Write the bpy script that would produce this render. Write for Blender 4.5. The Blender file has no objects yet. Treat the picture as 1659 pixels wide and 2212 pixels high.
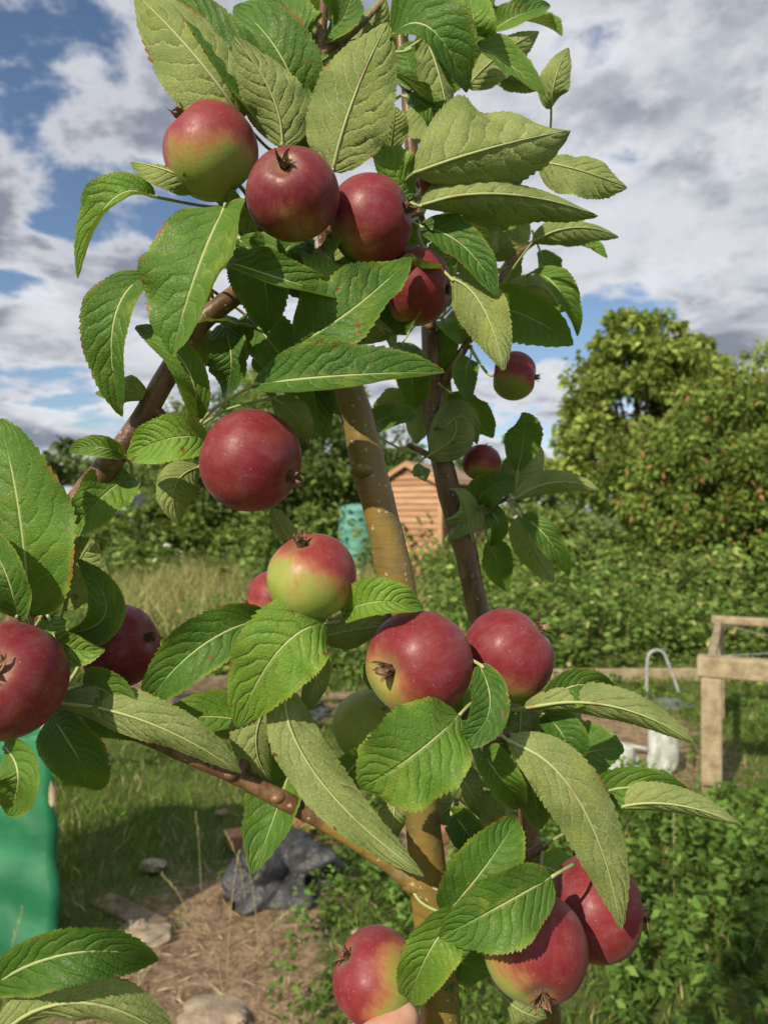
import bpy, bmesh, math, random
import numpy as np
from mathutils import Vector, Matrix
random.seed(7); rng=np.random.default_rng(7)
sc=bpy.context.scene
sc.view_settings.view_transform='Standard'
try: sc.view_settings.look='None'
except: pass
sc.view_settings.exposure=0
EYE=1.5; F=1597.5
def S(u,v,d):
    """survey: bearing/elevation measurement + distance in metres -> world position"""
    return Vector(((u-829.5)/F*d, d, EYE-(v-1106)/F*d))
# ---------------------------------------------------------------- node helpers
def N(nt,typ,inp=None,**props):
    n=nt.nodes.new(typ)
    for k,v in props.items(): setattr(n,k,v)
    for k,v in (inp or {}).items():
        s=n.inputs[k]
        if isinstance(v,bpy.types.NodeSocket): nt.links.new(v,s)
        else: s.default_value=v
    return n
def M(nt,op,a,b=0.0,c=0.0):
    return N(nt,'ShaderNodeMath',{0:a,1:b,2:c},operation=op).outputs[0]
def MR(nt,x,a,b,c=0.0,d=1.0,smooth=True):
    return N(nt,'ShaderNodeMapRange',{0:x,1:a,2:b,3:c,4:d},interpolation_type='SMOOTHSTEP' if smooth else 'LINEAR').outputs[0]
def C(r,g,b): return (r,g,b,1)
def MX(nt,f,a,b,bt='MIX'):
    n=nt.nodes.new('ShaderNodeMix'); n.data_type='RGBA'; n.blend_type=bt
    for i,v in ((0,f),(6,a),(7,b)):
        if isinstance(v,bpy.types.NodeSocket): nt.links.new(v,n.inputs[i])
        else: n.inputs[i].default_value=v
    return n.outputs[2]
def NZ(nt,vec,scale,detail=4,rough=.55,out=0,dist=0):
    inp={'Scale':scale,'Detail':detail,'Roughness':rough,'Distortion':dist}
    if vec is not None: inp['Vector']=vec
    return N(nt,'ShaderNodeTexNoise',inp).outputs[out]
def newmat(name):
    m=bpy.data.materials.new(name); m.use_nodes=True
    nt=m.node_tree; nt.nodes.clear()
    out=nt.nodes.new('ShaderNodeOutputMaterial')
    return m,nt,out
def objc(nt): return N(nt,'ShaderNodeTexCoord').outputs['Object']
def attr(nt,name):
    a=N(nt,'ShaderNodeAttribute',attribute_name=name)
    s=N(nt,'ShaderNodeSeparateColor',{0:a.outputs['Color']})
    return a.outputs['Color'],s.outputs[0],s.outputs[1],s.outputs[2]
def principled(nt,out,col,rough=.6,bump=None,bstr=.5,bdist=.01,spec=.5,metal=0,extra=None):
    inp={'Base Color':col,'Roughness':rough,'Specular IOR Level':spec,'Metallic':metal}
    if extra: inp.update(extra)
    if bump is not None:
        inp['Normal']=N(nt,'ShaderNodeBump',{'Strength':bstr,'Distance':bdist,'Height':bump}).outputs[0]
    p=N(nt,'ShaderNodeBsdfPrincipled',inp)
    if out is not None: nt.links.new(p.outputs[0],out.inputs[0])
    return p
# ---------------------------------------------------------------- mesh helpers
class MB:
    def __init__(s): s.v=[];s.f=[];s.m=[];s.uv=[];s.col=[];s.n=0
    def add(s,V,Fc,mi=0,uv=None,col=None):
        V=np.asarray(V,dtype=float); k=len(V)
        s.v.append(V); 
        for f in Fc: s.f.append([i+s.n for i in f]); s.m.append(mi)
        s.uv.append(np.zeros((k,2)) if uv is None else np.asarray(uv))
        c=np.ones((k,4)); 
        if col is not None: c[:,:3]=np.asarray(col)
        s.col.append(c); s.n+=k
    def obj(s,name,mats,cname='tint',smooth=True):
        V=np.concatenate(s.v); me=bpy.data.meshes.new(name)
        me.from_pydata(V.tolist(),[],s.f)
        for m in mats: me.materials.append(m)
        me.polygons.foreach_set('material_index',s.m)
        me.polygons.foreach_set('use_smooth',[smooth]*len(s.f))
        UV=np.concatenate(s.uv); l=me.uv_layers.new(name='UVMap')
        li=np.zeros(len(me.loops),dtype=np.int32); me.loops.foreach_get('vertex_index',li)
        l.data.foreach_set('uv',UV[li].astype(np.float32).ravel())
        a=me.color_attributes.new(cname,'FLOAT_COLOR','POINT')
        a.data.foreach_set('color',np.concatenate(s.col).astype(np.float32).ravel())
        me.update(); o=bpy.data.objects.new(name,me); sc.collection.objects.link(o); return o
def quads_obj(name,V,mat,col):
    """V (n,4,3) quads"""
    n=len(V); me=bpy.data.meshes.new(name)
    me.vertices.add(n*4); me.vertices.foreach_set('co',V.astype(np.float32).ravel())
    me.loops.add(n*4); me.loops.foreach_set('vertex_index',np.arange(n*4,dtype=np.int32))
    me.polygons.add(n); me.polygons.foreach_set('loop_start',np.arange(0,n*4,4,dtype=np.int32))
    me.polygons.foreach_set('loop_total',np.full(n,4,dtype=np.int32))
    me.materials.append(mat)
    a=me.color_attributes.new('tint','FLOAT_COLOR','POINT')
    c=np.ones((n,4,4),dtype=np.float32); c[:,:,:3]=col[:,None,:]
    a.data.foreach_set('color',c.ravel())
    me.update(calc_edges=True); me.validate()
    o=bpy.data.objects.new(name,me); sc.collection.objects.link(o); return o
def nrm(a): return a/np.maximum(np.linalg.norm(a,axis=-1,keepdims=True),1e-9)
def blades(base,dr,L,W,bend=None,sag=.0):
    """diamond leaves/blades: base (n,3) dr (n,3) unit"""
    n=len(base); r=nrm(rng.normal(size=(n,3)))
    side=nrm(np.cross(dr,r)); 
    mid=base+dr*(L*.45)[:,None]; tip=base+dr*L[:,None]
    if bend is not None: tip=tip+bend
    up=np.cross(side,dr)*(W*.12)[:,None]
    return np.stack([base,mid+side*(W/2)[:,None]+up,tip,mid-side*(W/2)[:,None]+up],axis=1)
def catmull(P,n):
    P=[np.asarray(p,float) for p in P]
    P=[2*P[0]-P[1]]+P+[2*P[-1]-P[-2]]
    out=[]
    for i in range(1,len(P)-2):
        a,b,c,d=P[i-1:i+3]
        for k in range(n):
            t=k/n
            out.append(.5*((2*b)+(-a+c)*t+(2*a-5*b+4*c-d)*t*t+(-a+3*b-3*c+d)*t**3))
    out.append(P[-2]); return np.array(out)
def tube(mb,pts,rad,seg=12,n=6,mi=0,col=None,noise=0,cap=True,colf=None):
    """pts list of vec3, rad list"""
    Q=catmull([list(p)+[r] for p,r in zip(pts,rad)],n)
    P=Q[:,:3]; R=np.maximum(Q[:,3],1e-5)
    T=nrm(np.gradient(P,axis=0)); ref=np.array([.31,.2,.93]) 
    if abs(T[0]@ref)>.9: ref=np.array([1,.1,0])
    V=[];UV=[];acc=0
    u=nrm(np.cross(T[0],ref))
    for i in range(len(P)):
        u=nrm(u-T[i]*(u@T[i])); w=np.cross(T[i],u)
        if i: acc+=np.linalg.norm(P[i]-P[i-1])
        for j in range(seg):
            a=2*math.pi*j/seg
            rr=R[i]*(1+noise*(math.sin(2*a+i*.35)+.8*math.sin(i*1.1+a)+random.uniform(-.25,.25))*.5)
            V.append(P[i]+(u*math.cos(a)+w*math.sin(a))*rr); UV.append((acc,j/seg))
    Fc=[]
    for i in range(len(P)-1):
        for j in range(seg):
            k=(j+1)%seg
            Fc.append([i*seg+j,i*seg+k,(i+1)*seg+k,(i+1)*seg+j])
    if cap:
        Fc.append(list(range(seg))[::-1]); Fc.append([(len(P)-1)*seg+j for j in range(seg)])
    cc=None
    if colf is not None: cc=np.array([colf(v) for v in V])
    elif col is not None: cc=np.tile(col,(len(V),1))
    mb.add(V,Fc,mi,UV,cc); return P
def empty(name,loc=(0,0,0)):
    e=bpy.data.objects.new(name,None); e.location=loc; e.empty_display_size=.1
    sc.collection.objects.link(e); return e
def par(o,e):
    o.parent=e; o.matrix_parent_inverse=Matrix.Translation(e.location).inverted(); return o
def boxV(cx,cy,cz,sx,sy,sz,rz=0,tilt=0):
    V=np.array([[x*sx/2,y*sy/2,z*sz/2] for x in(-1,1) for y in(-1,1) for z in(-1,1)],float)
    if tilt: 
        c,s=math.cos(tilt),math.sin(tilt); V=V@np.array([[1,0,0],[0,c,s],[0,-s,c]])
    c,s=math.cos(rz),math.sin(rz); V=V@np.array([[c,s,0],[-s,c,0],[0,0,1]])
    return V+np.array([cx,cy,cz])
BF=[[0,1,3,2],[4,6,7,5],[0,4,5,1],[2,3,7,6],[0,2,6,4],[1,5,7,3]]
def bevel_obj(o,w=.004,seg=2):
    b=o.modifiers.new('bev','BEVEL'); b.width=w; b.segments=seg; b.limit_method='ANGLE'; return o
# ---------------------------------------------------------------- materials
def mat_leaf():
    m,nt,out=newmat('apple_leaf_mat')
    uv=N(nt,'ShaderNodeUVMap',uv_map='UVMap').outputs[0]
    sp=N(nt,'ShaderNodeSeparateXYZ',{0:uv}); u,v=sp.outputs[0],sp.outputs[1]
    oc=objc(nt)
    tc,tr,tg,tb=attr(nt,'tint')
    av=M(nt,'MULTIPLY',M(nt,'ABSOLUTE',M(nt,'SUBTRACT',v,.5)),2.0)
    sg=M(nt,'GREATER_THAN',v,.5)
    wob=M(nt,'MULTIPLY',M(nt,'SUBTRACT',NZ(nt,oc,60,3),.5),1.8)
    nv_=M(nt,'ADD',8.0,M(nt,'MULTIPLY',tb,2.2))
    s=M(nt,'ADD',M(nt,'ADD',M(nt,'SUBTRACT',M(nt,'MULTIPLY',u,nv_),M(nt,'MULTIPLY',M(nt,'POWER',av,1.25),2.5)),M(nt,'MULTIPLY',sg,.45)),wob)
    fr=M(nt,'FRACT',s); dist=M(nt,'MULTIPLY',M(nt,'ABSOLUTE',M(nt,'SUBTRACT',fr,.5)),2.0)
    vein=MR(nt,dist,.86,.99)
    vein=M(nt,'MULTIPLY',vein,MR(nt,av,1.0,.45,.1,1))
    mid=MR(nt,av,.065,.02)
    allv=M(nt,'MAXIMUM',vein,mid)
    wsp=N(nt,'ShaderNodeVectorMath',{0:oc,1:N(nt,'ShaderNodeVectorMath',{0:NZ(nt,oc,180,3,out=1),1:(.006,.006,.006)},operation='MULTIPLY').outputs[0]},operation='ADD').outputs[0]
    vor=N(nt,'ShaderNodeTexVoronoi',{'Vector':wsp,'Scale':420.0},feature='DISTANCE_TO_EDGE').outputs[0]
    net=MR(nt,vor,.15,.0)
    big=NZ(nt,oc,38,3)
    top=MX(nt,MR(nt,big,.3,.7),C(.032,.098,.012),C(.072,.165,.020))
    top=MX(nt,tr,top,C(.19,.34,.040))
    top=MX(nt,M(nt,'MULTIPLY',net,.28),top,C(.13,.24,.05))
    top=MX(nt,M(nt,'MULTIPLY',allv,.50),top,C(.23,.34,.09))
    edge=M(nt,'MULTIPLY',MR(nt,av,.80,1.0),MR(nt,big,.35,.6))
    top=MX(nt,M(nt,'MULTIPLY',edge,.45),top,C(.34,.40,.05))
    und=MX(nt,MR(nt,big,.3,.7),C(.205,.26,.085),C(.315,.37,.135))
    und=MX(nt,M(nt,'MULTIPLY',net,.22),und,C(.13,.18,.05))
    und=MX(nt,M(nt,'MULTIPLY',allv,.60),und,C(.50,.52,.27))
    bl=MR(nt,M(nt,'ADD',NZ(nt,oc,95,3),M(nt,'MULTIPLY',av,.07)),.725,.765)
    bl=M(nt,'MULTIPLY',bl,MR(nt,tb,.2,.5))
    yel=M(nt,'MULTIPLY',MR(nt,NZ(nt,oc,45,4,.7),.52,.72),tg)
    geo=N(nt,'ShaderNodeNewGeometry'); bf=geo.outputs['Backfacing']
    col=MX(nt,bf,top,und)
    col=MX(nt,M(nt,'MULTIPLY',yel,.5),col,C(.40,.42,.06))
    rim=M(nt,'MULTIPLY',MR(nt,av,.88,1.0),MR(nt,NZ(nt,oc,60,3),.56,.66))
    col=MX(nt,rim,col,C(.32,.13,.04))
    col=MX(nt,bl,col,C(.20,.07,.02))
    h=M(nt,'SUBTRACT',1.0,M(nt,'POWER',dist,3.0))
    h=M(nt,'MULTIPLY',h,MR(nt,av,1.0,.5,.15,1))
    h=M(nt,'SUBTRACT',h,M(nt,'MULTIPLY',mid,.7))
    h=M(nt,'SUBTRACT',h,M(nt,'MULTIPLY',net,.22))
    h=M(nt,'ADD',h,M(nt,'MULTIPLY',NZ(nt,oc,120,3),.8))
    h=M(nt,'MULTIPLY',h,MR(nt,bf,0,1,1.0,-1.0,False))
    bp=N(nt,'ShaderNodeBump',{'Strength':.75,'Distance':.0010,'Height':h}).outputs[0]
    p=N(nt,'ShaderNodeBsdfPrincipled',{'Base Color':col,'Roughness':MR(nt,bf,0,1,.46,.9,False),'Specular IOR Level':MR(nt,bf,0,1,.26,.06,False),'Normal':bp})
    tcol=MX(nt,.6,col,C(.34,.52,.02))
    t=N(nt,'ShaderNodeBsdfTranslucent',{'Color':tcol,'Normal':bp})
    mx=N(nt,'ShaderNodeMixShader',{0:.20,1:p.outputs[0],2:t.outputs[0]})
    nt.links.new(mx.outputs[0],out.inputs[0]); return m
def mat_petiole():
    m,nt,out=newmat('leaf_stalk_mat'); oc=objc(nt)
    col=MX(nt,MR(nt,NZ(nt,oc,60,2),.58,.75),C(.38,.44,.18),C(.34,.22,.11))
    principled(nt,out,col,.6,NZ(nt,oc,900,2),.3,.0004); return m
def mat_bark():
    m,nt,out=newmat('apple_bark_mat'); oc=objc(nt)
    _,r,g,b=attr(nt,'tint')
    st=N(nt,'ShaderNodeMapping',{'Vector':oc,'Scale':(1,1,.3)}).outputs[0]
    rg=N(nt,'ShaderNodeMapping',{'Vector':oc,'Scale':(1,1,6)}).outputs[0]
    n1=NZ(nt,st,110,6,.65); n2=NZ(nt,oc,28,4,.6); n3=NZ(nt,rg,45,4,.6); n4=NZ(nt,oc,160,5,.7)
    br=MX(nt,MR(nt,n1,.35,.65),C(.095,.047,.022),C(.22,.125,.062))
    ol=MX(nt,MR(nt,n2,.35,.65),C(.27,.175,.038),C(.17,.13,.038))
    ol=MX(nt,MR(nt,n1,.56,.78),ol,C(.13,.07,.025))
    f=M(nt,'ADD',r,M(nt,'MULTIPLY',M(nt,'SUBTRACT',n2,.5),1.5))
    col=MX(nt,MR(nt,f,.15,.70),br,ol)
    col=MX(nt,M(nt,'MULTIPLY',MR(nt,n3,.56,.72),.40),col,C(.09,.058,.03))
    gr=MR(nt,NZ(nt,oc,60,5,.7),.56,.70)
    col=MX(nt,M(nt,'MULTIPLY',gr,.32),col,C(.32,.28,.19))
    col=MX(nt,MR(nt,n4,.60,.75,0,.35),col,C(.07,.045,.025))
    wv=N(nt,'ShaderNodeVectorMath',{0:oc,1:N(nt,'ShaderNodeVectorMath',{0:NZ(nt,oc,250,2,out=1),1:(.004,.004,.004)},operation='MULTIPLY').outputs[0]},operation='ADD').outputs[0]
    vo=N(nt,'ShaderNodeTexVoronoi',{'Vector':wv,'Scale':260.0})
    dot=MR(nt,vo.outputs['Distance'],.30,.16)
    rs=N(nt,'ShaderNodeSeparateColor',{0:vo.outputs['Color']})
    dot=M(nt,'MULTIPLY',dot,M(nt,'GREATER_THAN',rs.outputs[0],.70))
    col=MX(nt,M(nt,'MULTIPLY',dot,.65),col,C(.48,.43,.31))
    h=M(nt,'ADD',M(nt,'ADD',M(nt,'MULTIPLY',n1,.8),M(nt,'MULTIPLY',dot,.5)),M(nt,'MULTIPLY',n3,.7))
    principled(nt,out,col,.40,h,.6,.0010,.45); return m
def mat_apple():
    m,nt,out=newmat('apple_skin_mat')
    uv=N(nt,'ShaderNodeUVMap',uv_map='UVMap').outputs[0]; oc=objc(nt)
    _,bl,cal,rd=attr(nt,'blush')
    sx=N(nt,'ShaderNodeMapping',{'Vector':uv,'Scale':(60,2.6,1)}).outputs[0]
    streak=NZ(nt,sx,1,5,.65,dist=.4)
    n1=NZ(nt,oc,50,5,.6)
    b=M(nt,'ADD',bl,M(nt,'ADD',M(nt,'MULTIPLY',M(nt,'SUBTRACT',streak,.5),.30),M(nt,'MULTIPLY',M(nt,'SUBTRACT',n1,.5),.95)))
    g=MX(nt,MR(nt,n1,.3,.7),C(.22,.31,.045),C(.34,.37,.080))
    r1=MX(nt,rd,C(.25,.026,.028),C(.145,.010,.022))
    r2=MX(nt,MR(nt,streak,.40,.70),r1,C(.27,.050,.040))
    r=MX(nt,.35,r1,r2)
    r=MX(nt,MR(nt,n1,.52,.80,0,.5),r,C(.28,.075,.05))
    org=C(.37,.155,.06)
    c1=MX(nt,MR(nt,b,.10,.48),g,org)
    c2=MX(nt,MR(nt,b,.32,.74),c1,r)
    c2=MX(nt,M(nt,'MULTIPLY',cal,.65),c2,C(.34,.32,.13))
    vo=N(nt,'ShaderNodeTexVoronoi',{'Vector':oc,'Scale':400.0})
    dot=MR(nt,vo.outputs['Distance'],.20,.08)
    dot=M(nt,'MULTIPLY',dot,M(nt,'GREATER_THAN',N(nt,'ShaderNodeSeparateColor',{0:vo.outputs['Color']}).outputs[0],.66))
    c3=MX(nt,M(nt,'MULTIPLY',dot,.36),c2,C(.50,.34,.24))
    bloom=MR(nt,NZ(nt,oc,90,6,.78),.42,.78,0,.22)
    c3=MX(nt,bloom,c3,C(.34,.23,.24))
    rough=MR(nt,NZ(nt,oc,150,5,.7),.3,.7,.35,.60)
    principled(nt,out,c3,rough,NZ(nt,oc,600,4),.20,.0006,.34,extra={'Sheen Weight':.07,'Sheen Roughness':.4}); return m
def simple(name,c1,c2,scale,rough=.8,bstr=.4,bd=.01,spec=.3,det=5):
    m,nt,out=newmat(name); oc=objc(nt); n=NZ(nt,oc,scale,det,.65)
    principled(nt,out,MX(nt,MR(nt,n,.3,.7),C(*c1),C(*c2)),rough,NZ(nt,oc,scale*4,4,.6),bstr,bd,spec); return m
def mat_foliage(name='foliage_mat',tr=.25):
    m,nt,out=newmat(name)
    a,_,_,_=attr(nt,'tint')
    p=N(nt,'ShaderNodeBsdfPrincipled',{'Base Color':a,'Roughness':.6,'Specular IOR Level':.15})
    t=N(nt,'ShaderNodeBsdfTranslucent',{'Color':MX(nt,.4,a,C(.34,.44,.03))})
    mx=N(nt,'ShaderNodeMixShader',{0:tr,1:p.outputs[0],2:t.outputs[0]})
    nt.links.new(mx.outputs[0],out.inputs[0]); return m
LEAF=mat_leaf(); PET=mat_petiole(); BARK=mat_bark(); SKIN=mat_apple()
CALYX=simple('calyx_mat',(.06,.03,.018),(.32,.20,.12),300,.9,.5,.0005)
FOL=mat_foliage('foliage_mat',.30)
WOODG=simple('weathered_wood_mat',(.24,.18,.11),(.44,.36,.23),14,.85,.5,.01)
BARKD=simple('background_bark_mat',(.06,.045,.03),(.13,.10,.07),8,.9,.6,.03)
# ---------------------------------------------------------------- apple tree woody parts
def S4(l): return [S(a,b,c) for a,b,c,_ in l],[h*c/F for _,_,c,h in l]
def olv(v):
    z=v[2]; t=(1.68-z)/.24; return (max(0,min(1,t)) if v[0]>-.035 else .1,0,0)
tree=empty('apple_tree',(0.03,.45,0))
tree2=empty('apple_tree.001',(.14,.66,0))
main=[(1010,3300,.52,46),(1000,2900,.46,46),(975,2450,.425,44),(953,2212,.42,43),(945,2060,.42,42),(925,1900,.42,42),(912,1750,.42,38),(897,1550,.425,38),(880,1380,.428,38),(852,1240,.43,39),(828,1130,.43,37),(797,1010,.43,37),(766,880,.43,34),(742,800,.43,31),(722,680,.43,27),(702,590,.435,25),(678,460,.44,20),(662,330,.44,18),(662,210,.44,17),(685,120,.44,15),(698,40,.44,10),(705,-60,.45,8)]
limbB=[(20,1480,.43,31),(50,1330,.43,31),(110,1190,.43,30),(172,1085,.43,29),(222,1020,.43,27),(298,920,.43,24),(368,800,.43,23),(432,700,.43,23),(508,638,.435,21),(600,560,.45,18),(660,470,.45,13)]
limbC=[(915,1915,.42,36),(880,1890,.42,26),(830,1855,.42,21),(720,1785,.42,20),(600,1722,.418,19),(500,1672,.415,18),(410,1635,.415,16),(330,1600,.42,15),(200,1545,.42,15),(110,1480,.42,15),(60,1400,.425,14)]
limbU=[(685,130,.44,12),(712,105,.44,10),(745,88,.44,6),(790,45,.44,5),(830,0,.445,4)]
back=[(1290,3200,.8,28),(1230,2600,.68,27),(1188,2212,.62,26),(1165,2000,.61,24),(1148,1840,.6,23),(1112,1590,.6,23),(1070,1440,.6,24),(1030,1310,.6,25),(1010,1210,.6,25),(990,1130,.6,27),(962,1030,.6,25),(942,930,.6,23),(935,850,.6,21),(926,700,.6,18),(905,500,.6,15),(884,260,.6,14),(880,180,.6,14),(868,110,.6,10),(862,30,.6,7)]
b1=[(940,850,.6,12),(965,815,.6,12),(1010,740,.6,9),(1065,650,.6,8),(1095,575,.6,7),(1150,525,.61,6),(1180,512,.61,4)]
b2=[(995,1140,.6,12),(1035,1105,.6,8),(1100,1075,.6,4)]
b3=[(960,1000,.6,8),(930,985,.59,8),(880,960,.59,5)]
b4=[(880,200,.6,8),(960,180,.6,6),(1010,140,.6,5),(1055,70,.61,4)]
mb=MB(); SP=[]
for l,sg in ((main,24),(limbB,20),(limbC,18),(limbU,10)):
    p,r=S4(l); P=tube(mb,p,r,sg,8,0,noise=.045,colf=olv); SP+=list(P)
SP=[Vector(p) for p in SP]
mb2=MB(); SP2=[]
for l,sg in ((back,14),(b1,10),(b2,8),(b3,8),(b4,8)):
    p,r=S4(l); P=tube(mb2,p,r,sg,6,0,noise=.07,colf=lambda v:(.15,0,0)); SP2+=list(P)
SP2=[Vector(p) for p in SP2]
def knot(mbx,u,v,d,r):
    c=np.array(S(u,v,d)); V=[];Fc=[];n=12
    cv=olv(c)
    for i in range(n+1):
        th=math.pi*i/n
        for j in range(n): 
            ph=2*math.pi*j/n; k=r*d/F*random.uniform(.96,1.04)
            V.append(c+k*np.array([math.sin(th)*math.cos(ph),math.sin(th)*math.sin(ph),math.cos(th)*.7]))
    for i in range(n):
        for j in range(n): Fc.append([i*n+j,(i+1)*n+j,(i+1)*n+(j+1)%n,i*n+(j+1)%n])
    mbx.add(V,Fc,0,None,np.tile(cv,(len(V),1)))
for k in ((898,1905,.42,34),(781,1015,.422,26),(502,1672,.412,19),(420,925,.42,20),(600,1722,.416,19),(240,1000,.427,28),(405,742,.427,25)): knot(mb,*k)
nodes=[(600,330,.445),(690,140,.44),(715,385,.435),(520,440,.445),(895,400,.44),(905,470,.45),(455,625,.43),(425,925,.425),(700,600,.43),(90,1335,.425),(130,1500,.42),(270,985,.425),(330,870,.43),(620,1455,.435),(720,1345,.44),(880,1400,.44),(1050,1520,.44),(1095,1590,.45),(1170,1830,.46),(970,1985,.43),(1000,1640,.45),(880,1900,.42),(-20,1600,.42)]
nodes2=[(965,815,.6),(1085,640,.6),(1160,520,.61),(1035,1105,.6),(925,985,.59),(880,180,.6),(1010,140,.6),(1055,70,.61),(930,680,.6),(1010,740,.6),(1100,1075,.6),(905,500,.6),(862,30,.6),(1150,1840,.6),(1112,1590,.6)]
ND=[S(*n) for n in nodes]; ND2=[S(*n) for n in nodes2]
for q in ND:
    b=min(SP,key=lambda p:(p-q).length)
    if (b-q).length>.012:
        mid=(b+q)/2+Vector((0,.004,-.006)); mid2=q+(q-b).normalized()*.002
        tube(mb,[b,mid,q,mid2],[.0042,.0032,.0030,.001],10,6,0,noise=.12,col=(.1,0,0))
par(mb.obj('woody_stem_and_limbs',[BARK]),tree)
par(mb2.obj('woody_stem_and_limbs',[BARK]),tree2)
# ---------------------------------------------------------------- leaves
def leaf(mb,B,Mi,Tp,hw,aL,aR,side,tint,NU=84,NV=12,node=None,teeth=28,wav=.14,nv=Vector((0,-1,.12))):
    B,Mi,Tp=[np.array(x) for x in (B,Mi,Tp)]
    ctrl=2*Mi-.5*(B+Tp)
    ph=random.uniform(0,6.28); wv=random.uniform(.5,1.4)*wav; nw=random.uniform(1.2,2.8)
    ph2=random.uniform(0,6.28); nw2=random.uniform(3,5); tws=math.radians(random.uniform(-40,40))
    nv=np.array(nv); k=1 if side=='T' else -1
    V=[];UV=[];cen=[]
    L=np.linalg.norm(Mi-B)+np.linalg.norm(Tp-Mi)
    shp=random.uniform(.78,.96); asy=random.uniform(-.09,.09)
    for i in range(NU+1):
        t=i/NU
        c=(1-t)**2*B+2*t*(1-t)*ctrl+t*t*Tp
        T=nrm(2*(1-t)*(ctrl-B)+2*t*(Tp-ctrl))
        n=nrm(nv-T*(nv@T)); Lf=np.cross(n,T)
        tw=tws*(t-.4); n,Lf=n*math.cos(tw)+Lf*math.sin(tw),Lf*math.cos(tw)-n*math.sin(tw)
        w=max(0,math.sin(math.pi*t**shp))**.64*(1-.06*t)
        if t>.88: w*=1-.30*((t-.88)/.12)
        w=w*hw*1.0+.0004
        fr=(t*teeth+.5*math.sin(t*9+ph))%1.0
        cen.append((c-k*n*.0003,T))
        for j in range(NV+1):
            v=2*j/NV-1; a=abs(v)
            ang=math.radians(aL if v>0 else aR)
            e=1.0
            if a>.99 and 0.04<t<.97: e=1+.075*(fr-.45)*(1+.5*math.sin(t*23+ph))
            e*=1+asy*(1 if v>0 else -1)
            ang2=ang*(.55+.6*a)
            s=w*e*v; 
            off=w*a*math.sin(ang2)*e
            pk=-.022*w*(1-a)*a*4*math.cos(6.283*(t*9-a*2.5+(.45 if v>0 else 0)))*k
            wave=w*a*a*(wv*math.sin(6.283*nw*t+ph+(0 if v>0 else 1.7))+.045*math.sin(6.283*nw2*t+ph2))
            shift=T*(.012*L*(fr-.5) if a>.99 else 0)
            V.append(c+Lf*(s*math.cos(ang2))+n*(k*off+wave+pk)+shift)
            UV.append((t,j/NV))
    Fc=[];w1=NV+1
    for i in range(NU):
        for j in range(NV):
            q=[i*w1+j,(i+1)*w1+j,(i+1)*w1+j+1,i*w1+j+1]
            Fc.append(q if side=='T' else q[::-1])
    mb.add(V,Fc,0,UV,np.tile(tint,(len(V),1)))
    ids=[0,NU//4,NU//2,3*NU//4,NU-2]
    pts=[];rr=[]
    for q,r in zip(ids,(.0008,.0007,.00055,.0004,.0002)):
        pts.append(Vector(cen[q][0])); rr.append(r*min(1.2,L/.07))
    tube(mb,pts,rr,6,4,1)
    if node is not None:
        b=Vector(B); dd=(b-node).length
        T0=Vector(cen[0][1])
        if dd<.075:
            tube(mb,[node,node+(b-node)*.5-T0*dd*.16,b,b+T0*.002],[.0011,.0009,.0009,.0008],7,5,1)
        else:
            e=b-T0*.022+Vector((0,.004,-.003)); tube(mb,[e,b-T0*.010,b],[.0010,.0009,.0009],7,4,1)
T='T';U='U'
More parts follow.
